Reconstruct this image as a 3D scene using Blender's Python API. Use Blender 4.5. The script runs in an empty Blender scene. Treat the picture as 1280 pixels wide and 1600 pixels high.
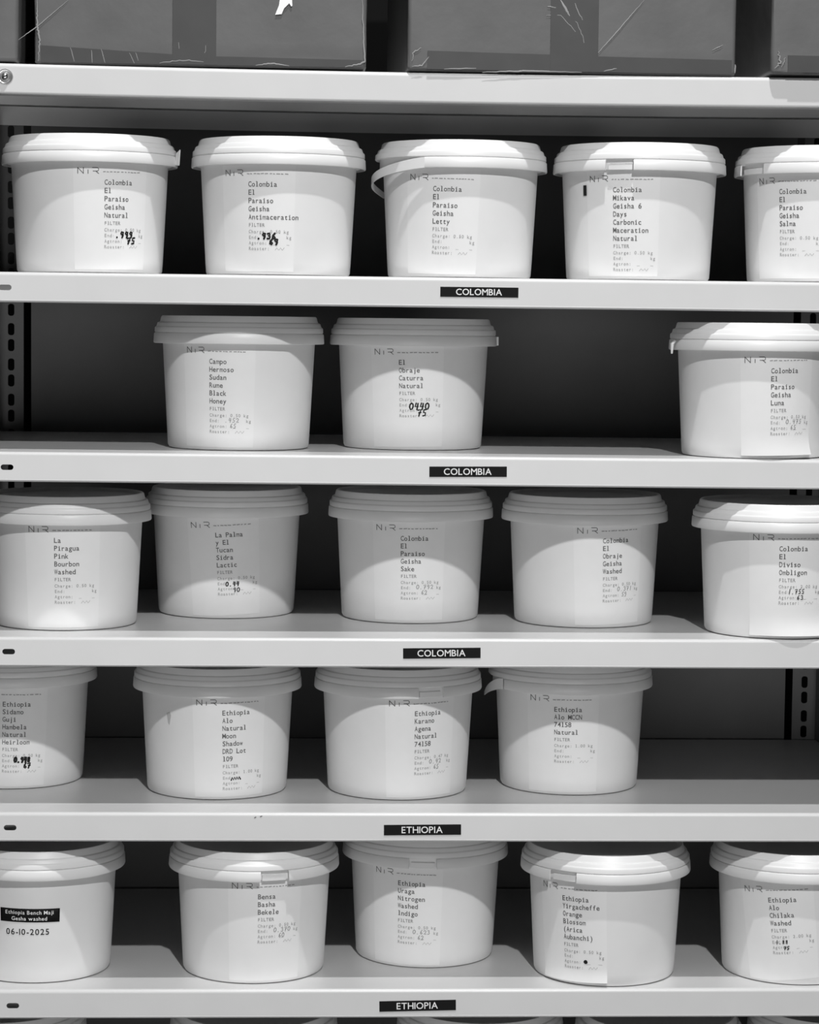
import bpy, bmesh, math, random
from mathutils import Vector, Matrix

random.seed(7)
scene = bpy.context.scene
COL = scene.collection
R = math.radians

# ------------------------------------------------------------------ camera
F_PX = 3900.0
CAM_POS = Vector((-3.0 * math.tan(R(3.1)), -3.0, 1.5))
YAW, PITCH, ROLL = R(3.1), R(4.35), R(0.65)
fwd = Vector((math.sin(YAW) * math.cos(PITCH), math.cos(YAW) * math.cos(PITCH), -math.sin(PITCH)))
r0 = Vector((math.cos(YAW), -math.sin(YAW), 0.0))
u0 = r0.cross(fwd)
rgt = r0 * math.cos(ROLL) + u0 * math.sin(ROLL)
upv = -r0 * math.sin(ROLL) + u0 * math.cos(ROLL)
cam_data = bpy.data.cameras.new('camera')
cam = bpy.data.objects.new('camera', cam_data)
COL.objects.link(cam)
M3 = Matrix((rgt, upv, -fwd)).transposed()
cam.matrix_world = Matrix.Translation(CAM_POS) @ M3.to_4x4()
cam_data.sensor_fit = 'HORIZONTAL'
cam_data.sensor_width = 36.0
cam_data.lens = F_PX / 1280.0 * 36.0
cam_data.clip_start = 0.05
scene.camera = cam

# ------------------------------------------------------------------ view and light
scene.view_settings.view_transform = 'Standard'
scene.view_settings.look = 'None'
scene.view_settings.gamma = 1.0
scene.view_settings.use_curve_mapping = False
scene.view_settings.exposure = 0.0

world = bpy.data.worlds.new('world')
scene.world = world
world.use_nodes = True
world.node_tree.nodes['Background'].inputs[0].default_value = (0.5, 0.5, 0.5, 1)
world.node_tree.nodes['Background'].inputs[1].default_value = 0.006


def lamp(name, loc, power, radius, target=None, angle=None, blend=0.3):
    d = bpy.data.lights.new(name, 'SPOT' if angle else 'POINT')
    d.energy = power
    d.shadow_soft_size = radius
    o = bpy.data.objects.new(name, d)
    COL.objects.link(o)
    o.location = loc
    if angle:
        d.spot_size = R(angle)
        d.spot_blend = blend
        o.rotation_euler = (Vector(target) - Vector(loc)).to_track_quat('-Z', 'Y').to_euler()
    return o


def area(name, loc, target, sx, sy, power):
    d = bpy.data.lights.new(name, 'AREA')
    d.shape = 'RECTANGLE'
    d.size, d.size_y = sx, sy
    d.energy = power
    o = bpy.data.objects.new(name, d)
    COL.objects.link(o)
    o.location = loc
    o.rotation_euler = (Vector(target) - Vector(loc)).to_track_quat('-Z', 'Y').to_euler()
    return o


# ceiling lamp close to the shelves: bright front strips on every shelf
lamp('ceiling_spot', (0.15, -1.25, 5.0), 395, 0.045, (0.05, 0.0, 1.1), 50)
# ceiling lamp over the camera side: the arcs on the buckets
lamp('track_lamp', (0.42, -3.9, 4.2), 500, 0.06, (0.0, 0.0, 1.1), 50)
# broad low fill added to lift the shaded tub fronts, no window known
area('low_fill', (-0.2, -4.2, 0.72), (0.0, 0.0, 1.05), 3.2, 1.1, 49)

# ------------------------------------------------------------------ projection helpers (points of the photograph to places)


def unproj(px, py, Y):
    d = fwd * F_PX + rgt * (px - 640.0) - upv * (py - 800.0)
    return CAM_POS + d * ((Y - CAM_POS.y) / d.y)


def unproj_z(px, py, Z):
    d = fwd * F_PX + rgt * (px - 640.0) - upv * (py - 800.0)
    return CAM_POS + d * ((Z - CAM_POS.z) / d.z)


def proj(p):
    d = Vector(p) - CAM_POS
    w = d.dot(fwd)
    return 640 + F_PX * d.dot(rgt) / w, 800 - F_PX * d.dot(upv) / w


# ------------------------------------------------------------------ materials


def mat(name, col, rough=0.5, spec=0.5, noise=0.0, nscale=40.0, bump=0.0, bscale=200.0, metal=0.0, coat=0.0):
    m = bpy.data.materials.new(name)
    m.use_nodes = True
    nt = m.node_tree
    b = nt.nodes['Principled BSDF']
    c = (col, col, col, 1) if isinstance(col, (int, float)) else (*col, 1)
    b.inputs['Base Color'].default_value = c
    b.inputs['Roughness'].default_value = rough
    b.inputs['Specular IOR Level'].default_value = spec
    b.inputs['Metallic'].default_value = metal
    b.inputs['Coat Weight'].default_value = coat
    b.inputs['Coat Roughness'].default_value = 0.15
    tc = nt.nodes.new('ShaderNodeTexCoord')
    if noise:
        n = nt.nodes.new('ShaderNodeTexNoise')
        n.inputs['Scale'].default_value = nscale
        n.inputs['Detail'].default_value = 5
        r = nt.nodes.new('ShaderNodeMapRange')
        r.inputs['From Min'].default_value = 0.3
        r.inputs['From Max'].default_value = 0.7
        r.inputs['To Min'].default_value = 1 - noise
        r.inputs['To Max'].default_value = 1 + noise
        mx = nt.nodes.new('ShaderNodeVectorMath')
        mx.operation = 'SCALE'
        mx.inputs[0].default_value = c[:3]
        nt.links.new(tc.outputs['Object'], n.inputs['Vector'])
        nt.links.new(n.outputs['Fac'], r.inputs['Value'])
        nt.links.new(r.outputs['Result'], mx.inputs['Scale'])
        nt.links.new(mx.outputs['Vector'], b.inputs['Base Color'])
    if bump:
        n2 = nt.nodes.new('ShaderNodeTexNoise')
        n2.inputs['Scale'].default_value = bscale
        n2.inputs['Detail'].default_value = 3
        bp = nt.nodes.new('ShaderNodeBump')
        bp.inputs['Strength'].default_value = bump
        bp.inputs['Distance'].default_value = 0.001
        nt.links.new(tc.outputs['Object'], n2.inputs['Vector'])
        nt.links.new(n2.outputs['Fac'], bp.inputs['Height'])
        nt.links.new(bp.outputs['Normal'], b.inputs['Normal'])
    return m


M_PLASTIC = mat('white_polypropylene', 0.80, 0.42, 0.4, noise=0.015, nscale=30, bump=0.05, bscale=90)
M_LID = mat('white_lid_plastic', 0.78, 0.38, 0.4, noise=0.015, nscale=30, bump=0.05, bscale=90)
M_PAPER = mat('label_paper', 0.84, 0.5, 0.3, noise=0.01, nscale=60)
M_INK = mat('printed_ink', 0.12, 0.6, 0.2)
M_INKPALE = mat('thermal_print', 0.28, 0.6, 0.2)
M_INKFAINT = mat('fine_print', 0.38, 0.6, 0.2)
M_MARKER = mat('marker_ink', 0.012, 0.5, 0.2)
M_SHELF = mat('shelf_enamel', 0.66, 0.33, 0.5, noise=0.02, nscale=14, bump=0.04, bscale=260)
M_POST = mat('post_steel', 0.11, 0.45, 0.5, noise=0.05, nscale=20)
M_PANEL = mat('panel_grey', 0.155, 0.6, 0.3, noise=0.08, nscale=9)
M_WALL = mat('wall_dark', 0.008, 0.9, 0.1, noise=0.1, nscale=5)
M_FLOOR = mat('floor_concrete', 0.05, 0.6, 0.3, noise=0.12, nscale=4)
M_CARD = mat('brown_cardboard', 0.115, 0.5, 0.35, noise=0.10, nscale=14, bump=0.5, bscale=45, coat=0.12)
M_TAPE = mat('packing_tape', 0.06, 0.35, 0.5, noise=0.07, nscale=30, coat=0.2)
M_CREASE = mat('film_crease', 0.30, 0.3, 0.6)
M_FLASH = mat('torn_paper', 0.9, 0.5, 0.3)
M_BLACK = mat('black_tape', 0.008, 0.6, 0.12)
M_WHITEINK = mat('white_lettering', 0.82, 0.5, 0.2)
M_BOLT = mat('bolt_zinc', 0.5, 0.28, 0.5, metal=0.9)

# ------------------------------------------------------------------ object helpers


def tag(o, label=None, cat=None, group=None, kind=None):
    if label:
        o['label'] = label
    if cat:
        o['category'] = cat
    if group:
        o['group'] = group
    if kind:
        o['kind'] = kind
    return o


def empty(name, loc):
    o = bpy.data.objects.new(name, None)
    o.empty_display_size = 0.05
    COL.objects.link(o)
    o.location = loc
    return o


def mesh_obj(name, verts, faces, m, parent=None, smooth=False, angle=40):
    me = bpy.data.meshes.new(name)
    me.from_pydata([tuple(v) for v in verts], [], faces)
    me.materials.append(m)
    if smooth:
        me.polygons.foreach_set('use_smooth', [True] * len(me.polygons))
        me.update()
        try:
            me.set_sharp_from_angle(angle=R(angle))
        except Exception:
            pass
    me.update()
    o = bpy.data.objects.new(name, me)
    COL.objects.link(o)
    if parent:
        o.parent = parent
    return o


class MB:
    """collects geometry for one mesh"""

    def __init__(self):
        self.v, self.f = [], []

    def add(self, vs, fs):
        b = len(self.v)
        self.v += [Vector(p) for p in vs]
        self.f += [[b + i for i in f] for f in fs]

    def box(self, a, b):
        (x0, y0, z0), (x1, y1, z1) = a, b
        self.add([(x0, y0, z0), (x1, y0, z0), (x1, y1, z0), (x0, y1, z0), (x0, y0, z1), (x1, y0, z1), (x1, y1, z1), (x0, y1, z1)],
                 [(0, 3, 2, 1), (4, 5, 6, 7), (0, 1, 5, 4), (1, 2, 6, 5), (2, 3, 7, 6), (3, 0, 4, 7)])

    def tube(self, pts, rad, n=8, squash=1.0):
        rings = []
        for i, p in enumerate(pts):
            p = Vector(p)
            a = Vector(pts[max(i - 1, 0)])
            c = Vector(pts[min(i + 1, len(pts) - 1)])
            t = (c - a).normalized()
            s = t.cross(Vector((0, 1, 0)))
            if s.length < 1e-4:
                s = Vector((1, 0, 0))
            s.normalize()
            w = s.cross(t)
            rr = rad[i] if isinstance(rad, (list, tuple)) else rad
            rings.append([p + s * rr * math.cos(2 * math.pi * k / n) + w * rr * squash * math.sin(2 * math.pi * k / n) for k in range(n)])
        vs = [q for r_ in rings for q in r_]
        fs = []
        for i in range(len(rings) - 1):
            for k in range(n):
                fs.append((i * n + k, i * n + (k + 1) % n, (i + 1) * n + (k + 1) % n, (i + 1) * n + k))
        fs.append(tuple(range(n - 1, -1, -1)))
        fs.append(tuple((len(rings) - 1) * n + k for k in range(n)))
        self.add(vs, fs)

    def build(self, name, m, parent=None, smooth=False, angle=40):
        return mesh_obj(name, self.v, self.f, m, parent, smooth, angle)


def lathe(profile, n=96, a0=None, a1=None):
    """profile: closed or open list of (r, z) turned about z; angle 0 faces the viewer side (-y)"""
    vs, fs = [], []
    full = a0 is None
    m = n if full else n + 1
    for k in range(m):
        a = 2 * math.pi * k / n if full else a0 + (a1 - a0) * k / n
        for (r, z) in profile:
            vs.append((r * math.sin(a), -r * math.cos(a), z))
    L = len(profile)
    for k in range(n):
        k2 = (k + 1) % m if full else k + 1
        for i in range(L - 1):
            fs.append((k * L + i, k2 * L + i, k2 * L + i + 1, k * L + i + 1))
    if not full:
        fs.append(tuple(range(L)))
        fs.append(tuple((m - 1) * L + i for i in range(L - 1, -1, -1)))
    return vs, fs


# ------------------------------------------------------------------ glyphs (built-in font)
GL = {}


def glyph(ch):
    if ch in GL:
        return GL[ch]
    cu = bpy.data.curves.new('glyph_source', 'FONT')
    cu.body = ch
    cu.size = 1.0
    cu.resolution_u = 3
    cu.offset = 0.010
    o = bpy.data.objects.new('glyph_source', cu)
    COL.objects.link(o)
    dg = bpy.context.evaluated_depsgraph_get()
    dg.update()
    me = bpy.data.meshes.new_from_object(o.evaluated_get(dg))
    vs = [(v.co.x, v.co.y) for v in me.vertices]
    fs = [tuple(p.vertices) for p in me.polygons]
    bpy.data.objects.remove(o)
    bpy.data.curves.remove(cu)
    bpy.data.meshes.remove(me)
    if vs:
        x0 = min(v[0] for v in vs)
        x1 = max(v[0] for v in vs)
    else:
        x0 = x1 = 0
    GL[ch] = (vs, fs, x0, x1)
    return GL[ch]


CAP = 0.73      # cap height of the built-in font at size 1


def mono_text(out, text, x, y, pitch, cap):
    """adds glyphs, left x, baseline y (y up), fixed pitch"""
    k = cap / CAP
    for i, ch in enumerate(text):
        if ch == ' ':
            continue
        vs, fs, a, b = glyph(ch)
        w = (b - a) * k
        sx = k
        if ch in 'WM' and w > pitch:
            sx = k * pitch * 1.0 / w
        elif w > pitch * 0.88:
            sx = k * pitch * 0.88 / w
        if ch in 'ilI1jtfr' and w < pitch * 0.5:
            sx = k * 1.15
        cx = x + (i + 0.5) * pitch
        mid = (a + b) / 2
        out.append(([(cx + (p[0] - mid) * sx, y + p[1] * k) for p in vs], fs))
        if ch in 'ilI1j' and ch != 'j':      # slab feet of the monospaced face
            fw = pitch * 0.32
            th = cap * 0.09
            out.append(([(cx - fw, y), (cx + fw, y), (cx + fw, y + th), (cx - fw, y + th)], [(0, 1, 2, 3)]))
            if ch in 'iI1l':
                h = cap if ch in 'I' else (cap * 0.98 if ch in 'l1' else cap * 0.68)
                out.append(([(cx - fw, y + h - th), (cx, y + h - th), (cx, y + h), (cx - fw, y + h)], [(0, 1, 2, 3)]))


def prop_text(out, text, cxm, y, cap, track=0.0):
    """centred proportional text"""
    k = cap / CAP
    adv, tot = [], 0
    for ch in text:
        if ch == ' ':
            adv.append(None)
            tot += cap * 0.42
            continue
        vs, fs, a, b = glyph(ch)
        adv.append((vs, fs, a, b))
        tot += (b - a) * k + cap * (0.14 + track)
    x = cxm - tot / 2
    for e in adv:
        if e is None:
            x += cap * 0.42
            continue
        vs, fs, a, b = e
        out.append(([(x + (p[0] - a) * k, y + p[1] * k) for p in vs], fs))
        x += (b - a) * k + cap * (0.14 + track)


def ribbon2d(out, pts, w):
    """flat pen stroke through points in the plane"""
    n = len(pts)
    L, Rr = [], []
    for i in range(n):
        a = pts[max(i - 1, 0)]
        b = pts[min(i + 1, n - 1)]
        dx, dy = b[0] - a[0], b[1] - a[1]
        l = math.hypot(dx, dy) or 1
        nx, ny = -dy / l * w / 2, dx / l * w / 2
        L.append((pts[i][0] + nx, pts[i][1] + ny))
        Rr.append((pts[i][0] - nx, pts[i][1] - ny))
    vs = L + Rr
    out.append((vs, [(i, i + 1, n + i + 1, n + i) for i in range(n - 1)]))
    for (cx, cy) in (pts[0], pts[-1]):
        out.append(([(cx + w / 2 * math.cos(2 * math.pi * k / 8), cy + w / 2 * math.sin(2 * math.pi * k / 8)) for k in range(8)], [tuple(range(8))]))


DIG = {
    '0': [[(.5, 1), (.15, .8), (.05, .4), (.25, .02), (.6, .08), (.85, .5), (.8, .85), (.5, 1)]],
    '1': [[(.6, 1), (.4, 0)]],
    '2': [[(.1, .75), (.4, 1), (.8, .8), (.6, .4), (.1, .02), (.8, .05)]],
    '3': [[(.15, .9), (.6, 1), (.7, .7), (.35, .55), (.75, .4), (.6, .05), (.1, .05)]],
    '4': [[(.35, 1), (.1, .45), (.75, .5)], [(.75, .95), (.5, 0)]],
    '5': [[(.85, 1), (.35, .95), (.25, .55), (.7, .5), (.65, .1), (.1, .02)]],
    '6': [[(.7, 1), (.25, .6), (.15, .15), (.5, 0), (.75, .25), (.5, .45), (.2, .3)]],
    '7': [[(.1, .9), (.85, 1), (.5, .5), (.3, 0)], [(.3, .5), (.75, .55)]],
    '8': [[(.7, .9), (.3, .95), (.3, .65), (.7, .4), (.6, .05), (.2, .1), (.3, .45), (.75, .75), (.7, .9)]],
    '9': [[(.75, .9), (.35, 1), (.15, .7), (.4, .5), (.75, .75), (.7, .4), (.45, 0)]],
    '.': [[(.3, 0), (.35, .05)]],
}


def hand_text(out, text, x, y, pitch, h, w):
    for i, ch in enumerate(text):
        if ch in DIG:
            for st in DIG[ch]:
                ribbon2d(out, [(x + (i + px * 0.85) * pitch, y + py * h) for px, py in st], w)


def bend(out, fn, sub=None):
    mb = MB()
    for vs, fs in out:
        mb.add([fn(p[0], p[1]) for p in vs], fs)
    return mb


# ------------------------------------------------------------------ the setting
m = MB()
m.box((-3.5, -6.0, -0.05), (3.5, 0.75, 0.0))
tag(m.build('floor', M_FLOOR), kind='structure')
m = MB()
m.box((-3.5, 0.68, 0.0), (3.5, 0.75, 3.0))
tag(m.build('wall_back', M_WALL), kind='structure')

# ------------------------------------------------------------------ shelving unit
SH_D = 0.545          # shelf depth
SH_H = 0.036          # front lip height
ROWS = [  # y in the photograph of the lip's lower edge at x=40 and x=1240
    (146.0, 165.5), (472.5, 487.3), (753.0, 764.5), (1041.7, 1045.3), (1315.2, 1316.0), (1592.0, 1589.0), (1868.0, 1862.0)]
PX0, PX1 = -0.560, 0.655          # shelf ends
ZB = []
for a, b in ROWS:
    pl, pr = unproj(40, a, 0), unproj(1240, b, 0)
    s = (pr.z - pl.z) / (pr.x - pl.x)
    ZB.append((pl.z - s * pl.x, s))


def shelf_top(i, x):
    return ZB[i][0] + ZB[i][1] * x + SH_H


SHELF_WORDS = [
    'white metal shelf at the top carrying the wrapped cardboard boxes',
    'white metal shelf under the highest row of tubs, upper COLOMBIA strip',
    'white metal shelf carrying only three tubs, middle COLOMBIA strip',
    'white metal shelf under the La Piragua and Sidra tubs, lowest COLOMBIA strip',
    'white metal shelf under four tubs, upper ETHIOPIA strip',
    'white metal shelf under the dated tub, lower ETHIOPIA strip',
    'white metal shelf at the very bottom, under the half hidden tubs']
SLOT_PX = [None, (8.0, 449, 17), (11.0, 730, 20), (13.5, 1018.2, 20), (15.8, 1293.3, 20), (20.0, 1571.5, 20), None]
SIGN = {1: ('COLOMBIA', 688, 448, 810, 463.5, 465), 2: ('COLOMBIA', 671, 729, 792, 745, 745), 3: ('COLOMBIA', 630, 1013, 751, 1029, 1028),
        4: ('ETHIOPIA', 600, 1289, 720.5, 1305, 1304), 5: ('ETHIOPIA', 593, 1564.5, 712.5, 1580.5, 1578)}
SAG = [0.0035, 0, 0, 0, 0, 0, 0]


def build_shelf(i):
    root = empty('metal_shelf', (0, 0, ZB[i][0]))
    tag(root, SHELF_WORDS[i], 'shelf', 'white metal shelves of the rack')
    s = ZB[i][1]
    H = SH_H
    rb = 0.0045
    # top sheet with bend, runs back from the front bend, and a rear lip
    prof = []
    for k in range(7):
        a = math.pi / 2 * k / 6
        prof.append((rb - rb * math.cos(a), H - rb + rb * math.sin(a)))     # (y, z) from the face up round to the top
    prof += [(0.05, H), (0.12, H), (0.3, H), (SH_D - 0.002, H), (SH_D, H - 0.002), (SH_D, 0.004)]
    NX = 24

    def zz(x, z):
        t = (x - (PX0 + PX1) / 2) / ((PX1 - PX0) / 2)
        return z + s * x - SAG[i] * (1 - t * t)
    def sheet(profile, n=NX):
        vs, fs = [], []
        L = len(profile)
        for k in range(n + 1):
            x = PX0 + (PX1 - PX0) * k / n
            vs += [(x, y, zz(x, z)) for y, z in profile]
        for k in range(n):
            for j in range(L - 1):
                fs.append((k * L + j, (k + 1) * L + j, (k + 1) * L + j + 1, k * L + j + 1))
        return vs, fs
    mb = MB()
    mb.add(*sheet(prof))
    # lower return of the lip
    low = []
    rl = 0.003
    for k in range(6):
        a = math.pi / 2 * k / 5
        low.append((rl - rl * math.sin(a), rl - rl * math.cos(a)))
    low = low + []
    low2 = [(0.026, 0.012), (0.026, 0.0), (0.02, 0.0)] + low
    mb.add(*sheet(low2))
    # front face with the slot cut through
    z0, z1 = rl, H - rb
    if SLOT_PX[i]:
        sx, sy, _ = SLOT_PX[i]
        c = unproj(sx, sy, 0)
        c = Vector((c.x, 0, c.z - ZB[i][0] - s * c.x))
        hw, hh = 0.0076, 0.0033
        loop = []
        for k in range(9):
            a = -math.pi / 2 + math.pi * k / 8
            loop.append((c.x + hw - hh + hh * math.cos(a), c.z + hh * math.sin(a)))
        for k in range(9):
            a = math.pi / 2 + math.pi * k / 8
            loop.append((c.x - hw + hh + hh * math.cos(a), c.z + hh * math.sin(a)))
        xa, xb = c.x - 0.02, c.x + 0.02
        xs = [PX0, xa]
        bm = bmesh.new()
        ov = [bm.verts.new((x, 0, zz(x, z))) for x, z in ((xa, z0), (xb, z0), (xb, z1), (xa, z1))]
        iv = [bm.verts.new((x, 0, zz(x, z))) for x, z in loop]
        es = [bm.edges.new((ov[k], ov[(k + 1) % 4])) for k in range(4)]
        es += [bm.edges.new((iv[k], iv[(k + 1) % len(iv)])) for k in range(len(iv))]
        bmesh.ops.triangle_fill(bm, use_beauty=True, edges=es)
        bm.normal_update()
        for f in bm.faces:
            if f.normal.y > 0:
                f.normal_flip()
        bm.verts.index_update()
        mb.add([v.co.copy() for v in bm.verts], [[v.index for v in f.verts] for f in bm.faces])
        bm.free()
        spans = [(PX0, xa), (xb, PX1)]
    else:
        spans = [(PX0, PX1)]
    for xa_, xb_ in spans:
        n = max(1, int((xb_ - xa_) / 0.05))
        for k in range(n):
            x0, x1 = xa_ + (xb_ - xa_) * k / n, xa_ + (xb_ - xa_) * (k + 1) / n
            mb.add([(x0, 0, zz(x0, z0)), (x1, 0, zz(x1, z0)), (x1, 0, zz(x1, z1)), (x0, 0, zz(x0, z1))], [(0, 1, 2, 3)])
    o = mb.build('shelf_board', M_SHELF, root, smooth=True, angle=50)
    bm = bmesh.new()
    bm.from_mesh(o.data)
    bmesh.ops.remove_doubles(bm, verts=bm.verts, dist=0.00005)
    bm.to_mesh(o.data)
    bm.free()
    for p in o.data.polygons:
        if abs(p.normal.y) > 0.99 and p.center.y < 0.0001:
            p.use_smooth = False
    sol = o.modifiers.new('thickness', 'SOLIDIFY')
    sol.thickness = 0.0008
    sol.offset = -1
    wn = o.modifiers.new('weighted_normals', 'WEIGHTED_NORMAL')
    wn.keep_sharp = True
    # stiffening channel under the sheet
    for y0 in (0.16, 0.36):
        ch = MB()
        vs, fs = sheet([(y0 - 0.02, H - 0.0015), (y0 - 0.014, 0.016), (y0 + 0.014, 0.016), (y0 + 0.02, H - 0.0015)], 8)
        ch.add(vs, fs)
        ch.build('stiffener', M_SHELF, root)
    # end flanges
    for x in (PX0, PX1 - 0.001):
        fl = MB()
        fl.box((x, 0.002, zz(x, 0.004)), (x + 0.001, SH_D - 0.002, zz(x, H - 0.001)))
        fl.build('end_flange', M_SHELF, root)
    if i in SIGN:
        text, xa, ya, xb, yb, ybr = SIGN[i]
        ytl, ybl, ytr = ya, yb, ya + (ybr - yb)
        P = [unproj(xa, yb, 0), unproj(xb, ybr, 0), unproj(xb, ytr, 0), unproj(xa, ya, 0)]
        P = [Vector((p.x, 0, p.z - ZB[i][0])) for p in P]
        ux = (P[1] - P[0]).normalized()
        uz = Vector((-ux.z, 0, ux.x))
        W = (P[1] - P[0]).length
        Hh = ((P[3] - P[0]).length + (P[2] - P[1]).length) / 2
        fr = lambda a, b, y: P[0] + ux * a + uz * b + Vector((0, y, 0))
        q = MB()
        q.add([fr(0, 0, -0.0008), fr(W, 0, -0.0008), fr(W, Hh, -0.0008), fr(0, Hh, -0.0008), fr(0, 0, 0), fr(W, 0, 0), fr(W, Hh, 0), fr(0, Hh, 0)],
              [(0, 1, 2, 3), (4, 7, 6, 5), (0, 4, 5, 1), (1, 5, 6, 2), (2, 6, 7, 3), (3, 7, 4, 0)])
        strip = q.build('name_strip', M_BLACK, root)
        tag(strip, 'black strip reading %s in white capitals' % text)
        out = []
        prop_text(out, text, W / 2, Hh * 0.20, Hh * 0.66, track=-0.015)
        bend(out, lambda a, b: fr(a, b, -0.00105)).build('lettering', M_WHITEINK, strip)
    if i == 4:
        sc = MB()
        for px, py, w_ in ((399, 1277, 0.0011), (408, 1275.5, 0.0013)):
            c = unproj(px, py, 0)
            z_ = c.z - ZB[4][0]
            sc.tube([(c.x - w_, -0.0001, z_ - 0.0006), (c.x, -0.0003, z_), (c.x + w_, -0.0001, z_ + 0.0005)], 0.0005, 6)
        sc.build('scuff', M_INK, root)
    if i == 0:
        c = unproj(8, 120, 0)
        b = MB()
        vs, fs = lathe([(0.0001, 0.0062), (0.002, 0.0062), (0.0035, 0.0052), (0.0048, 0.0035), (0.0056, 0.0015), (0.0062, 0.0)], 28)
        b.add([(c.x + x, -z_, c.z - ZB[0][0] + y) for x, y, z_ in vs], fs)
        # wing of the head (cross bar) and its washer
        vs, fs = lathe([(0.0062, 0.0), (0.0075, 0.0008), (0.0092, 0.0006), (0.0095, 0.0)], 28)
        b.add([(c.x + x, -z_, c.z - ZB[0][0] + y) for x, y, z_ in vs], fs)
        bo = b.build('bolt', M_BOLT, root, smooth=True)
        k = MB()
        k.tube([(c.x - 0.003, -0.0064, c.z - ZB[0][0] - 0.002), (c.x + 0.003, -0.0064, c.z - ZB[0][0] + 0.002)], 0.0006, 6)
        k.build('drive_slot', M_BLACK, bo)
    return root


for i in range(7):
    build_shelf(i)


def angle_post(x_in, y, sgn, side, label, lean=0.0):
    """perforated angle upright: one leg across (facing front), one leg running in depth"""
    root = empty('upright_post', (0, 0, 0))
    tag(root, label, 'post', 'perforated uprights of the rack')
    W = 0.034
    t = 0.0018
    Z0, Z1 = 0.0, 2.05
    # front leg: strips beside the hole column and bridges between holes
    xh = 0.0175
    mb = MB()
    hw, hh = 0.0045, 0.0085
    xa, xb = (x_in, x_in + sgn * W)
    x0, x1 = min(xa, xb), max(xa, xb)
    cx = x_in + sgn * xh
    mb.box((x0, y, Z0), (cx - hw, y + t, Z1))
    mb.box((cx + hw, y, Z0), (x1, y + t, Z1))
    z = Z0 + 0.02
    prev = Z0
    step = [0.0225, 0.0272]
    k = 0
    n = 14
    while z + hh < Z1:
        lo, hi = z - hh, z + hh
        mb.box((cx - hw, y, prev), (cx + hw, y + t, lo))
        # rounded corners of the hole
        for sx in (-1, 1):
            for sz in (-1, 1):
                r = 0.0038
                pts = [(cx + sx * hw, z + sz * hh)]
                for j in range(5):
                    a = math.pi / 2 * j / 4
                    pts.append((cx + sx * (hw - r + r * math.cos(a)), z + sz * (hh - r + r * math.sin(a))))
                mb.add([(p[0], y + 0.0002, p[1]) for p in pts], [tuple(range(len(pts)))])
        prev = hi
        z += step[k % 2]
        k += 1
    mb.box((cx - hw, y, prev), (cx + hw, y + t, Z1))
    mb.build('front_leg', M_POST, root)
    # depth leg at the outer edge
    xo = x_in + sgn * W
    d = MB()
    if side > 0:
        d.box((min(xo, xo + sgn * t), y - 0.034, Z0), (max(xo, xo + sgn * t), y + t, Z1))
    else:
        d.box((min(xo, xo + sgn * t), y, Z0), (max(xo, xo + sgn * t), y + 0.034, Z1))
    d.build('side_leg', M_POST, root)
    return root


YR = SH_D + 0.004
pl = unproj(37, 570, YR)
pr = unproj(1238, 1100, YR)
angle_post(pl.x, YR, -1, 1, 'perforated grey upright at the rear left corner of the rack')
angle_post(pr.x, YR, 1, 1, 'perforated grey upright at the rear right corner of the rack')
# back sheet
xa = unproj(49, 590, YR + 0.01).x
xb = unproj(1226, 1100, YR + 0.01).x
m = MB()
m.box((xa, YR + 0.008, 0.1), (xb, YR + 0.0095, 1.80))
tag(m.build('back_panel', M_PANEL), 'dark grey sheet closing the back of the rack, behind the tubs', 'panel')

# ------------------------------------------------------------------ buckets
BODY_H = 0.1315
R0, R1 = 0.0885, 0.0955


def body_r(z):
    return R0 + (R1 - R0) * max(0.0, min(1.0, z / BODY_H))


RB = 0.1070            # tear band radius
ZB0, ZB1 = 0.1305, 0.1435


def ribbon3d(fn, n, thick=0.0012):
    """fn(t) -> (top point, bottom point, outward normal)"""
    vs, fs = [], []
    for k in range(n + 1):
        a, b, nn = fn(k / n)
        vs += [a, b, b - nn * thick, a - nn * thick]
    for k in range(n):
        for j in range(4):
            fs.append((k * 4 + j, k * 4 + (j + 1) % 4, (k + 1) * 4 + (j + 1) % 4, (k + 1) * 4 + j))
    fs.append((0, 3, 2, 1))
    fs.append((n * 4, n * 4 + 1, n * 4 + 2, n * 4 + 3))
    return vs, fs


PROTO = {}


def shared(key, maker):
    if key not in PROTO:
        vs, fs = maker()
        me = bpy.data.meshes.new(key)
        me.from_pydata([tuple(v) for v in vs], [], fs)
        me.polygons.foreach_set('use_smooth', [True] * len(me.polygons))
        me.update()
        me.set_sharp_from_angle(angle=R(38))
        me.materials.append(M_LID if key.startswith('lid') else M_PLASTIC)
        PROTO[key] = me
    return PROTO[key]


def body_mesh():
    prof = [(0.0, 0.0025), (0.078, 0.0025), (0.082, 0.0), (R0 - 0.004, 0.0), (R0 - 0.0015, 0.001), (R0, 0.0038)]
    for k in range(1, 13):
        z = 0.0038 + (BODY_H - 0.0038) * k / 12
        prof.append((body_r(z), z))
    # collar under and behind the tear band
    prof += [(0.0985, 0.1316), (0.1000, 0.1322), (0.1000, 0.1500), (0.094, 0.150), (0.093, 0.146), (0.0865, 0.004), (0.0, 0.004)]
    return lathe(prof, 120)


def lid_mesh():
    prof = [(0.0, 0.1600), (0.0895, 0.1600), (0.0915, 0.1608), (0.0925, 0.1640), (0.0935, 0.1648), (0.0962, 0.1648), (0.0975, 0.1634),
            (0.0990, 0.1580), (0.0996, 0.1570), (0.1014, 0.1565), (0.1024, 0.1556), (0.1034, 0.1522), (0.1039, 0.1514), (0.1050, 0.1508), (0.1056, 0.1498),
            (0.1058, 0.1448), (0.1046, 0.1436), (0.1000, 0.1436)]
    return lathe(prof, 120)


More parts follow.
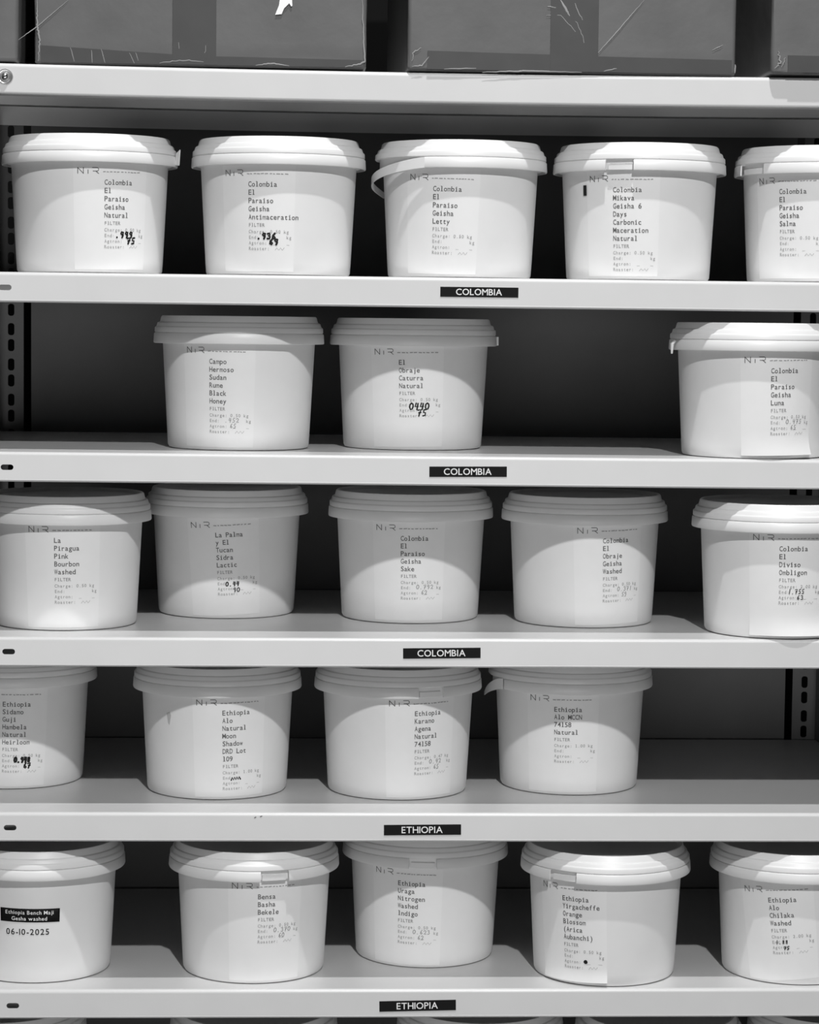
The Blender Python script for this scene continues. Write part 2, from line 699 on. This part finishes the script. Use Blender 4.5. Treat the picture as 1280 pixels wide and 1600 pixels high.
def theta_for_px(root, px, z):
    c = root.location
    lo, hi = R(-85), R(85)
    r = body_r(z)
    for _ in range(40):
        mid = (lo + hi) / 2
        p = Vector((c.x + r * math.sin(mid), c.y - r * math.cos(mid), c.z + z))
        if proj(p)[0] < px:
            lo = mid
        else:
            hi = mid
    return (lo + hi) / 2


def z_for_py(root, th, py):
    c = root.location
    lo, hi = -0.02, 0.2
    for _ in range(40):
        mid = (lo + hi) / 2
        r = body_r(mid)
        p = Vector((c.x + r * math.sin(th), c.y - r * math.cos(th), c.z + mid))
        if proj(p)[1] > py:
            lo = mid
        else:
            hi = mid
    return (lo + hi) / 2


def wrap_fn(th0, z0, rot, off):
    cr, sr = math.cos(rot), math.sin(rot)

    def fn(a, b):
        s = a * cr + b * sr
        v = -a * sr + b * cr
        z = z0 + v
        r = body_r(z)
        th = th0 + s / 0.092
        return Vector(((r + off) * math.sin(th), -(r + off) * math.cos(th), z))
    return fn


def strip_grid(fn, x0, x1, y0, y1, nx=24, ny=14, clip=None):
    vs, fs = [], []
    for j in range(ny + 1):
        for i in range(nx + 1):
            a = x0 + (x1 - x0) * i / nx
            b = y0 + (y1 - y0) * j / ny
            p = fn(a, b)
            if clip:
                p = clip(p, a, b)
            vs.append(p)
    for j in range(ny):
        for i in range(nx):
            q = j * (nx + 1) + i
            fs.append((q, q + 1, q + nx + 2, q + nx + 1))
    return vs, fs


PITCH_T = 0.00435
LINE_T = 0.0097
CAP_T = 0.0064


def paper_label(root, px, py, lines, rot=0.0, charge='0.50', hand=None, scrawl=None, peel=None, small=None):
    """px, py: left edge and cap top of the first name line in the photograph"""
    rot = R(-rot)
    th = theta_for_px(root, px, 0.09)
    z = z_for_py(root, th, py)
    th = theta_for_px(root, px, z)
    z = z_for_py(root, th, py)
    fn = wrap_fn(th, z, rot, 0.0)
    fi = wrap_fn(th, z, rot, 0.0004 if not peel else 0.0005)
    # paper sheet, 90 mm wide, down to the foot of the tub
    top = 0.0215
    bot = -(z - 0.0042)
    ztop = BODY_H - 0.0012
    top = min(top, ztop - z)

    def clip(p, a, b):
        if p.z > ztop:
            p = p.copy()
            p.z = ztop
            k = (body_r(ztop)) / math.hypot(p.x, p.y)
            p.x *= k
            p.y *= k
        if p.z < 0.0038:
            p = p.copy()
            p.z = 0.0038
        # small lift of the sheet
        rr = math.hypot(p.x, p.y)
        lift = 0.0001
        if peel:
            u = (a + 0.036) / 0.092
            v = (b - bot) / (top - bot)
            e = max(0.0, peel[1] - v) / max(peel[1], 1e-3)
            w = u if peel[0] > 0 else 1 - u
            lift += peel[2] * e * e * (0.25 + 0.75 * w)
        p = p.copy()
        k = (rr + lift) / rr
        p.x *= k
        p.y *= k
        return p
    vs, fs = strip_grid(fn, -0.036, 0.056, bot, top, 28, 16, clip)
    pap = mesh_obj('paper_label', vs, fs, M_PAPER, root, smooth=True, angle=60)
    inkA, inkB, inkC, inkL, inkT, inkH = [], [], [], [], [], []
    y = -CAP_T
    # stroke built logo above the (omitted) square code
    lx, ly, lw, lh = -0.0305, 0.0066, 0.0072, 0.0069
    ribbon2d(inkL, [(lx, ly), (lx, ly + lh)], 0.0008)
    ribbon2d(inkL, [(lx, ly + lh), (lx + lw * .9, ly)], 0.0008)
    ribbon2d(inkL, [(lx + lw * .9, ly), (lx + lw * .9, ly + lh)], 0.0008)
    ribbon2d(inkL, [(lx + 0.0118, ly), (lx + 0.0118, ly + lh * .62)], 0.0008)
    ribbon2d(inkL, [(lx + 0.0168, ly + lh), (lx + 0.0225, ly + lh), (lx + 0.0238, ly + lh * .85), (lx + 0.0238, ly + lh * .55),
                    (lx + 0.0225, ly + lh * .42), (lx + 0.0175, ly + lh * .42)], 0.0008)
    ribbon2d(inkL, [(lx + 0.0205, ly + lh * .42), (lx + 0.0240, ly)], 0.0008)
    # the fine line beside the logo is too small to read: short dashes
    rnd = random.Random(sum(map(ord, ''.join(lines))))
    x = -0.001
    while x < 0.046:
        w = rnd.uniform(0.0008, 0.0035)
        ribbon2d(inkT, [(x, ly + 0.0022), (x + w, ly + 0.0022 + rnd.uniform(-.0003, .0003))], 0.0012)
        x += w + rnd.uniform(0.0016, 0.003)
    for k, t in enumerate(lines):
        mono_text(inkA, t, 0.0, y - k * LINE_T, PITCH_T, CAP_T)
    y2 = y - len(lines) * LINE_T + 0.0012
    mono_text(inkB, 'FILTER', 0.0, y2, 0.0034, 0.0042)
    for k, t in enumerate(('Charge: %s kg' % charge, 'End:          kg', 'Agtron:', 'Roaster:')):
        mono_text(inkC, t, 0.0, y2 - 0.0078 - k * 0.0067, 0.0033, 0.0040)
    # signature-like stroke after Roaster, underline after Agtron
    yy = y2 - 0.0078 - 3 * 0.0067
    ribbon2d(inkC, [(0.0330 + k * 0.0022, yy + (0.0030 if k % 2 else 0.0002)) for k in range(6)], 0.0005)
    ribbon2d(inkC, [(0.030, yy + 0.0062), (0.050, yy + 0.0062)], 0.0004)
    if small:
        hand_text(inkH, small[0], 0.020, y2 - 0.0143, 0.0046, 0.0052, 0.0008)
        hand_text(inkH, small[1], 0.0265, y2 - 0.0213, 0.0042, 0.0052, 0.0008)
    bend(inkA, fi).build('lettering', M_INK, pap)
    bend(inkL, fi).build('printed_logo', M_INK, pap)
    bend(inkT, fi).build('tagline', M_INKFAINT, pap)
    bend(inkB, fi).build('filter_line', M_INKPALE, pap)
    bend(inkC, fi).build('fine_lettering', M_INKFAINT, pap)
    if small:
        bend(inkH, fi).build('handwriting', M_INKPALE, pap)
    if hand:
        out = []
        for (t, hx, hy, pitch, h, w) in hand:
            # place by the spot of the photograph, on the tub's own surface
            tt = theta_for_px(root, hx, z - 0.05)
            zz = z_for_py(root, tt, hy)
            sa = (tt - th) * 0.092
            va = zz - z
            cr, sr = math.cos(rot), math.sin(rot)
            a = sa * cr - va * sr
            bq = sa * sr + va * cr
            if t == 'dot':
                n = 10
                out.append(([(a + h * math.cos(6.283 * k / n) * (1 + .15 * math.sin(3 * k)), bq + h * math.sin(6.283 * k / n)) for k in range(n)], [tuple(range(n))]))
            elif t == 'scribble':
                ribbon2d(out, [(a + k * pitch, bq + (h if k % 2 else 0) + k * .0001) for k in range(9)], w)
            else:
                hand_text(out, t, a, bq, pitch, h, w)
        hn = bend(out, wrap_fn(th, z, rot, 0.0006)).build('handwriting', M_MARKER, pap)
    return pap


def tub(row, cx, by=None, depth=None, words='', gap=None, band=True, cut=None, lids=True, rotz=0.0, tilt=0.0):
    """cx, by: photograph's middle of the foot and its front lowest point; row: shelf index"""
    zt = shelf_top(row, 0)
    if depth is None:
        p = unproj_z(cx, by, zt + 0.001)
        depth = p.y
        x = p.x
    x = unproj(cx, 800, depth).x
    # the centre of the foot, seen through its middle
    cy = depth + R0 - 0.001
    zt = shelf_top(row, 0)
    yy = by if by else ROWS[row][0] - 60
    for _ in range(3):
        pc = unproj_z(cx, proj((x, cy, zt + 0.06))[1], zt + 0.06)
        q = proj((x, cy, zt + 0.06))
        x += (cx - q[0]) * (cy + 3.0) / F_PX
    root = empty('plastic_tub', (x, cy, shelf_top(row, x) + 0.0004))
    tag(root, words, 'tub', 'white lidded plastic tubs')
    for nm, key, mk in (('tub_body', 'body', body_mesh), ('lid', 'lid', lid_mesh)):
        o = bpy.data.objects.new(nm, shared(key, mk))
        COL.objects.link(o)
        o.parent = root
    # tear band round the rim
    if band:
        prof = [(RB - 0.0016, ZB0), (RB - 0.0003, ZB0 + 0.0003), (RB + 0.0002, ZB0 + 0.0015), (RB - 0.0004, ZB1 - 0.0012), (RB - 0.0014, ZB1),
                (0.1002, ZB1 + 0.0002), (0.1002, ZB1 - 0.001), (RB - 0.0022, ZB1 - 0.0012), (RB - 0.0018, ZB0), (RB - 0.0016, ZB0)]
        if gap:
            ga = theta_for_px(root, gap[0], 0.13) * 0.955
            gb = theta_for_px(root, gap[1], 0.13) * 0.955
        else:
            ga, gb = R(168), R(192)
        if cut:
            a0, a1 = cut
            a0, a1 = R(a0), R(a1)
        else:
            a0, a1 = gb, ga + 2 * math.pi
            if not gap:
                a0, a1 = gb - 2 * math.pi, ga
        vs, fs = lathe(prof, 110, a0, a1)
        o = mesh_obj('tear_band', vs, fs, M_LID, root, smooth=True, angle=38)
        if gap:
            # latch plate set back in the opening of the band
            pv, pf = lathe([(0.1003, ZB0 + 0.0005), (0.1026, ZB0 + 0.0012), (0.1030, ZB0 + 0.0075), (0.1003, ZB0 + 0.0085)], 10, ga + 0.02, gb - 0.02)
            mesh_obj('latch', pv, pf, M_PLASTIC, root, smooth=True, angle=30)
    return root


T = tub
names = {}
# ---- top row of tubs (shelf 1)
t = T(1, 140.5, None, 0.012, 'white tub reading Colombia El Paraiso Geisha Natural, marker .999 on its label')
paper_label(t, 163, 280, ['Colombia', 'El', 'Paraiso', 'Geisha', 'Natural'], 0.5,
            hand=[('.999', 181, 371, 0.0060, 0.0066, 0.0022), ('75', 199, 381, 0.0062, 0.0072, 0.0022)])
ear = MB()
ear.add(*ribbon3d(lambda s: (Vector((0.1065 + 0.0052 * s, -0.02 - 0.012 * s, 0.147 + 0.004 * s)), Vector((0.1060 + 0.0045 * s, -0.02 - 0.012 * s, 0.133 - 0.001 * s)), Vector((0.8, -0.6, 0))), 6))
ear.build('torn_strip', M_LID, t)
t = T(1, 435.0, None, -0.004 + 0.012, 'white tub reading Colombia El Paraiso Geisha Antimaceration')
paper_label(t, 388, 283, ['Colombia', 'El', 'Paraiso', 'Geisha', 'Antimaceration'], -0.3,
            hand=[('.936', 402, 373, 0.0060, 0.0066, 0.0024), ('69', 421, 382, 0.0060, 0.0064, 0.0024)])
t = T(1, 718.5, None, 0.016, 'white tub reading Colombia El Paraiso Geisha Letty, its tear strip hanging loose at the left', cut=(-28, 188))
paper_label(t, 677, 290, ['Colombia', 'El', 'Paraiso', 'Geisha', 'Letty'], -1.6)


def loose(s):
    a = R(-28 - 92 * s)
    drop = 0.0 + 0.036 * s ** 1.2
    rr = RB + 0.0045 * math.sin(math.pi * min(1, s * 1.1))
    nn = Vector((math.sin(a), -math.cos(a), 0))
    h = 0.013 * (1 - 0.45 * s)
    return (Vector((rr * math.sin(a), -rr * math.cos(a), ZB1 - drop)), Vector((rr * math.sin(a), -rr * math.cos(a), ZB1 - drop - h)), nn)


mb = MB()
mb.add(*ribbon3d(loose, 30))
mb.build('torn_strip', M_LID, t, smooth=True)
t = T(1, 997.5, None, 0.014, 'white tub reading Mikava Geisha 6 Days Carbonic Maceration, black mark beside its label', gap=(949, 990))
pap = paper_label(t, 958, 292, ['Colombia', 'Mikava', 'Geisha 6', 'Days', 'Carbonic', 'Maceration', 'Natural'], 0.2)
th = theta_for_px(t, 915.5, 0.1)
zq = z_for_py(t, th, 298)
q = MB()
q.add(*strip_grid(wrap_fn(th, zq, 0, 0.0012), -0.0026, 0.0026, -0.0062, 0.0065, 3, 3))
q.build('black_mark', M_MARKER, t)
t = T(1, 1280.5, None, 0.012, 'white tub at the right edge reading Colombia El Paraiso Geisha Salma', gap=(1168, 1199))
paper_label(t, 1218, 295, ['Colombia', 'El', 'Paraiso', 'Geisha', 'Salma'], 0.3)

# ---- second row (shelf 2)
t = T(2, 373.0, 704, None, 'white tub reading Campo Hermoso Sudan Rume Black Honey')
paper_label(t, 327, 560, ['Campo', 'Hermoso', 'Sudan', 'Rume', 'Black', 'Honey'], -0.6, small=('.452', '65'))
t = T(2, 645.0, 703, None, 'white tub reading El Obraje Caturra Natural with black handwritten 0440 and 75')
paper_label(t, 623, 562, ['El', 'Obraje', 'Caturra', 'Natural'], 0.8,
            hand=[('0440', 640, 640, 0.0066, 0.0080, 0.0019), ('75', 653, 650, 0.0062, 0.0080, 0.0019)])
nub = MB()
nub.box((0.1045, -0.006, 0.1315), (0.1092, 0.004, 0.1425))
nub.build('torn_strip', M_LID, t)
t = T(2, 1178.0, None, 0.003, 'white tub alone at the right reading Geisha Luna, its label curling up at the foot')
paper_label(t, 1205, 575, ['Colombia', 'El', 'Paraiso', 'Geisha', 'Luna'], 1.2, peel=(1, 0.22, 0.006), small=('0.475', '65'))
nub = MB()
nub.tube([(-0.1055, -0.03, 0.142), (-0.109, -0.031, 0.138), (-0.1095, -0.032, 0.126)], [0.002, 0.0024, 0.0012], 6)
nub.build('torn_strip', M_LID, t)

# ---- third row (shelf 3)
t = T(3, 103.0, 984.5, None, 'white tub at the left reading La Piragua Pink Bourbon Washed')
paper_label(t, 84, 840, ['La', 'Piragua', 'Pink', 'Bourbon', 'Washed'], 0.4)
t = T(3, 354.0, 966, None, 'white tub reading La Palma y El Tucan Sidra Lactic, set back on its shelf')
paper_label(t, 336, 832, ['La Palma', 'y El', 'Tucan', 'Sidra', 'Lactic'], 2.6,
            hand=[('0.44', 353, 916, 0.0046, 0.0052, 0.0015), ('90', 365, 925, 0.0048, 0.0054, 0.0012)])
t = T(3, 641.0, 974, None, 'white tub reading Colombia El Paraiso Geisha Sake')
paper_label(t, 626, 837, ['Colombia', 'El', 'Paraiso', 'Geisha', 'Sake'], 0.4, small=('0.792', '62'))
t = T(3, 912.0, 981, None, 'white tub reading Colombia El Obraje Geisha Washed')
paper_label(t, 942, 841, ['Colombia', 'El', 'Obraje', 'Geisha', 'Washed'], 1.6, small=('0.371', '59'))
t = T(3, 1213.0, None, 0.002, 'white tub at the right reading Colombia El Diviso Ombligon, label lifting at its foot')
paper_label(t, 1218, 853, ['Colombia', 'El', 'Diviso', 'Ombligon'], 0.4, charge='2.00', peel=(1, 0.2, 0.008),
            hand=[('1.755', 1232, 928, 0.0042, 0.0056, 0.0010), ('63', 1246, 937, 0.0046, 0.0052, 0.0010)])

# ---- fourth row (shelf 4)
t = T(4, 22.0, 1233, None, 'white tub cut by the left edge reading Ethiopia Sidamo Guji Hambela, marker 67')
paper_label(t, 4, 1096, ['Ethiopia', 'Sidamo', 'Guji', 'Hambela', 'Natural', 'Heirloom'], -1.2,
            hand=[('0.948', 22, 1191, 0.0042, 0.0062, 0.0026), ('67', 37, 1200, 0.0050, 0.0064, 0.0020)])
t = T(4, 339.5, 1249.5, None, 'white tub reading Alo Natural Moon Shadow DRD Lot 109, smudge on its left')
paper_label(t, 347, 1110, ['Ethiopia', 'Alo', 'Natural', 'Moon', 'Shadow', 'DRD Lot', '109'], 1.0, charge='1.00',
            hand=[('scribble', 362, 1219, 0.0015, 0.0032, 0.0018)])
th = theta_for_px(t, 264, 0.1)
zq = z_for_py(t, th, 1122)
q = MB()
q.add(*[(lambda o_: (o_.v, o_.f))(bend([([(-.003, .006), (.002, .008), (.004, .004), (.001, -.009), (-.001, -.006)], [(0, 1, 2, 3, 4)])], wrap_fn(th, zq, 0, 0.0006)))][0])
q.build('smudge', mat('smudge_grey', 0.5, 0.6, 0.2), t)
t = T(4, 621.0, 1250, None, 'white tub reading Ethiopia Karamo Agena Natural 74158', gap=(652, 688))
paper_label(t, 648, 1111, ['Ethiopia', 'Karamo', 'Agena', 'Natural', '74158'], 0.9, charge='0.47', small=('0.42', '65'))
t = T(4, 889.0, 1242, None, 'white tub reading Ethiopia Alo MCCN 74158, torn strip curling at its left rim', cut=(-58, 188))
paper_label(t, 866, 1104, ['Ethiopia', 'Alo MCCN', '74158', 'Natural'], 0.3, charge='1.00')


def curl(s):
    a = R(-60 - 32 * s)
    rr = RB + 0.0005 + 0.0035 * s
    nn = Vector((math.sin(a), -math.cos(a), 0))
    z = ZB1 + 0.001 - 0.026 * s ** 1.5
    h = 0.014 - 0.010 * s * s
    return (Vector((rr * math.sin(a), -rr * math.cos(a), z)), Vector((rr * math.sin(a), -rr * math.cos(a), z - h)), nn)


mb = MB()
mb.add(*ribbon3d(curl, 20))
mb.build('torn_strip', M_LID, t, smooth=True)

# ---- fifth row (shelf 5)
t = T(5, 62.0, 1536.5, None, 'white tub with a black label and the date 06-10-2025')
pxm = 46.0
th = theta_for_px(t, pxm, 0.08)
zq = z_for_py(t, th, 1441)
tha = theta_for_px(t, 1.5, zq)
thb = theta_for_px(t, 93, zq)
wl = (th - tha) * 0.092
wr = (thb - th) * 0.092
fnb = wrap_fn(th, zq, R(0.6), 0.0004)
vs, fs = strip_grid(fnb, -wl, wr, 0.0, 0.0168, 24, 3)
bl = mesh_obj('black_label', vs, fs, M_BLACK, t, smooth=True)
so = bl.modifiers.new('thickness', 'SOLIDIFY')
so.thickness = 0.00012
so.offset = 1
tag(bl, 'black label with white lettering Ethiopia Bench Maji Gesha washed')
out = []
cm = (wr - wl) / 2
prop_text(out, 'Ethiopia Bench Maji', cm, 0.0098, 0.0049, track=0.02)
prop_text(out, 'Gesha washed', cm, 0.0022, 0.0049, track=0.02)
bend(out, wrap_fn(th, zq, R(0.6), 0.0008)).build('lettering', M_WHITEINK, bl)
out = []
prop_text(out, '06-10-2025', cm - 0.002, -0.0158, 0.0077, track=0.05)
bend(out, wrap_fn(th, zq, R(0.2), 0.0005)).build('date_lettering', M_MARKER, t)
t = T(5, 396.5, 1537, None, 'white tub reading Bensa Basha Bekele', gap=(407, 448))
paper_label(t, 403, 1397, ['Bensa', 'Basha', 'Bekele'], 0.0, small=('0.370', '60'))
t = T(5, 663.5, 1512, None, 'white tub set back reading Ethiopia Uraga Nitrogen Washed Indigo', gap=(640, 681))
paper_label(t, 622, 1375, ['Ethiopia', 'Uraga', 'Nitrogen', 'Washed', 'Indigo'], -0.8, small=('0.623', '62'))
t = T(5, 944.5, 1541, None, 'white tub reading Yirgacheffe Orange Blossom, black dot on its label', gap=(865, 903))
paper_label(t, 879, 1398, ['Ethiopia', 'Yirgacheffe', 'Orange', 'Blossom', '(Arica', 'Aubanchi)'], 1.5, peel=(1, 0.1, 0.004), charge='0.50',
            hand=[('dot', 915.5, 1503, 0.003, 0.0026, 0.001)])
t = T(5, 1239.0, None, 0.012, 'white tub at the lower right corner reading Ethiopia Alo Chilaka Washed')
paper_label(t, 1200, 1402, ['Ethiopia', 'Alo', 'Chilaka', 'Washed'], 6.0, charge='2.00', hand=[('1.88', 1213, 1475, 0.0040, 0.0046, 0.0010), ('75', 1226, 1484, 0.0036, 0.0042, 0.0012)])

# ---- bottom row, only the lids show
T(6, 3.0, None, 0.055, 'tub under the lowest strip, its lid just showing at the bottom left corner')
T(6, 396.0, None, 0.030, 'tub in the bottom row, its lid just showing below the Bensa Basha tub')
T(6, 749.0, None, 0.050, 'tub in the bottom row, its lid just showing right of the lower ETHIOPIA strip')
T(6, 1027.0, None, 0.012, 'tub in the bottom row, its lit lid edge just showing under the Yirgacheffe tub')
T(6, 1296.0, None, 0.045, 'tub in the bottom row, its lid just showing at the bottom right corner')

# ------------------------------------------------------------------ cardboard boxes on the top shelf


def sagged(x):
    x = max(PX0, min(PX1, x))
    t_ = (x - (PX0 + PX1) / 2) / ((PX1 - PX0) / 2)
    return shelf_top(0, x) - SAG[0] * (1 - t_ * t_)


def carton(x0, x1, y0, depth, h, words, lift=0.0, band_h=0.018, stripe=None, bandx=None, creases=(), flaps=(), roty=0.0, slope=0.0, rotz=0.0):
    xa, xb = unproj(x0, 60, y0).x, unproj(x1, 60, y0).x
    w = xb - xa
    zc = max(sagged(xa + 0.004), sagged(xb - 0.004)) + 0.0006 + lift
    root = empty('cardboard_box', ((xa + xb) / 2, y0 + depth / 2, zc))
    root.rotation_euler = (0, roty, rotz)
    tag(root, words, 'box', 'wrapped cardboard boxes on the top shelf')
    bm = bmesh.new()
    bmesh.ops.create_cube(bm, size=1.0)
    for v in bm.verts:
        v.co = Vector((v.co.x * w, v.co.y * depth, (v.co.z + 0.5) * h))
    bmesh.ops.bevel(bm, geom=[e for e in bm.edges], offset=0.005, segments=3, affect='EDGES', profile=0.6)
    bmesh.ops.subdivide_edges(bm, edges=[e for e in bm.edges if e.calc_length() > 0.1], cuts=10, use_grid_fill=True)
    rn = random.Random(int(x0) + 5)
    for v in bm.verts:
        v.co += Vector((rn.uniform(-1, 1), rn.uniform(-1, 1), 0)) * 0.0005
        v.co.z = max(v.co.z, 0)
    me = bpy.data.meshes.new('carton')
    bm.to_mesh(me)
    bm.free()
    me.materials.append(M_CARD)
    me.polygons.foreach_set('use_smooth', [True] * len(me.polygons))
    me.set_sharp_from_angle(angle=R(50))
    o = bpy.data.objects.new('carton', me)
    COL.objects.link(o)
    o.parent = root
    fy = -depth / 2 - 0.0012
    tp = MB()
    if bandx:
        for (a, b, ha, hb) in bandx:
            p, q = unproj(a, 60, y0).x - root.location.x, unproj(b, 60, y0).x - root.location.x
            tp.add([(p, fy, 0.002), (q, fy, 0.002), (q, fy, hb), (p, fy, ha), (p, fy + .0008, 0.002), (q, fy + .0008, 0.002), (q, fy + .0008, hb), (p, fy + .0008, ha)],
                   [(0, 1, 2, 3), (3, 2, 6, 7), (1, 5, 6, 2), (0, 3, 7, 4)])
    if stripe:
        for (a, b, zlo) in stripe:
            p, q = unproj(a, 60, y0).x - root.location.x, unproj(b, 60, y0).x - root.location.x
            tp.box((p, fy - .0004, zlo), (q, fy + .0006, h - 0.002))
    if tp.v:
        tp.build('tape', M_TAPE, root)
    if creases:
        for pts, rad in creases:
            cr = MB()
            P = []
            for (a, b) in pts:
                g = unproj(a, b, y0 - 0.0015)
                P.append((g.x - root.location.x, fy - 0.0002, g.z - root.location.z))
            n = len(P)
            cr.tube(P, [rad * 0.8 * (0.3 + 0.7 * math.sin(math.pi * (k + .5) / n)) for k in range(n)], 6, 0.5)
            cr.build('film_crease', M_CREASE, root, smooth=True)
    for pts in flaps:
        P = []
        for (a, b) in pts:
            g = unproj(a, b, y0 - 0.003)
            P.append((g.x - root.location.x, fy - 0.0012, g.z - root.location.z))
        n = len(P)
        q = MB()
        q.add(P + [(p[0], p[1] + .0006, p[2]) for p in P], [tuple(range(n)), tuple(range(2 * n - 1, n - 1, -1))] + [(k, n + k, n + (k + 1) % n, (k + 1) % n) for k in range(n)])
        q.build('torn_paper', M_FLASH, root)
    return root


def wav(pts, n=12, amp=0.8, seed=1):
    rn = random.Random(seed)
    out = []
    for k in range(len(pts) - 1):
        for j in range(n):
            t_ = j / n
            out.append((pts[k][0] * (1 - t_) + pts[k + 1][0] * t_ + rn.uniform(-amp, amp), pts[k][1] * (1 - t_) + pts[k + 1][1] * t_ + rn.uniform(-amp, amp)))
    out.append(pts[-1])
    return out


carton(-230, 27.5, 0.012, 0.40, 0.27, 'cardboard box cut by the left edge, propped up at one side', lift=0.0035, roty=R(0.9))
carton(54, 573, 0.004, 0.42, 0.27, 'wide wrapped cardboard box at the left with a torn white paper scrap on its front',
       bandx=[(64, 270, 0.0215, 0.0135), (338, 566, 0.012, 0.0105)], stripe=[(270, 338, 0.002)],
       creases=[(wav([(60, 95), (62, 60), (58, 42), (58, 0)]), 0.0014), (wav([(29, 62), (60, 40), (107, 0)], 10, .3), 0.0008),
                (wav([(110, 74), (116, 96)], 4, .4), 0.0006), (wav([(143, 78), (144, 98)], 4, .3), 0.0006), (wav([(158, 76), (164, 98)], 4, .3), 0.0006),
                (wav([(202, 82), (210, 99)], 4, .3), 0.0005), (wav([(212, 82), (216, 95)], 4, .3), 0.0005), (wav([(278, 50), (281, 92)], 5, .5), 0.0006),
                (wav([(325, 40), (321, 80), (313, 95)], 5, .5), 0.0006), (wav([(250, 98), (290, 94), (330, 98)], 8, .8), 0.0009),
                (wav([(400, 102), (425, 99), (452, 103)], 8, .5), 0.0010), (wav([(540, 104), (560, 101), (571, 96), (568, 60), (566, 0)], 6, .8), 0.0013)],
       flaps=[[(430, 23), (440, 22), (444, 13), (449, 8), (452, 5), (455, 10), (457, 9), (456, -6), (438, -6), (436, 8)]])
carton(633, 1147, -0.001, 0.42, 0.27, 'wide wrapped cardboard box in the middle, bright film creases on its front',
       rotz=R(0.85), bandx=[(664, 858, 0.0235, 0.0215), (929, 1141, 0.0205, 0.019)], stripe=[(856, 931, 0.002)],
       creases=[(wav([(872, 0), (880, 14), (886, 25)], 6, .3), 0.0022), (wav([(886, 25), (898, 36), (908, 60), (913, 92)], 6, .5), 0.0007),
                (wav([(893, 0), (899, 18), (910, 36)], 6, .5), 0.0009), (wav([(852, 10), (866, 12)], 4, .5), 0.0009), (wav([(850, 24), (872, 24), (892, 45), (905, 66)], 5, .4), 0.0007),
                (wav([(924, 90), (960, 50), (1003, 0)], 10, .3), 0.0009), (wav([(1110, 78), (1126, 70)], 4, .5), 0.0006),
                (wav([(640, 104), (655, 103), (666, 89)], 5, .5), 0.0010), (wav([(690, 108), (740, 107)], 6, .4), 0.0008),
                (wav([(750, 113), (820, 111), (905, 113)], 10, .5), 0.0012), (wav([(940, 111), (960, 107)], 5, .4), 0.0008),
                (wav([(640, 95), (642, 82), (654, 75)], 5, 1.2), 0.0010), (wav([(1146, 100), (1145, 114)], 4, .4), 0.0012)])
carton(1206, 1560, -0.012, 0.42, 0.27, 'cardboard box cut by the right edge of the top shelf, film bunched at its corner',
       bandx=[(1232, 1555, 0.022, 0.021)], creases=[(wav([(1212, 106), (1220, 98), (1216, 80)], 6, 1.5), 0.0013), (wav([(1222, 104), (1228, 90)], 5, 1.2), 0.0008)])
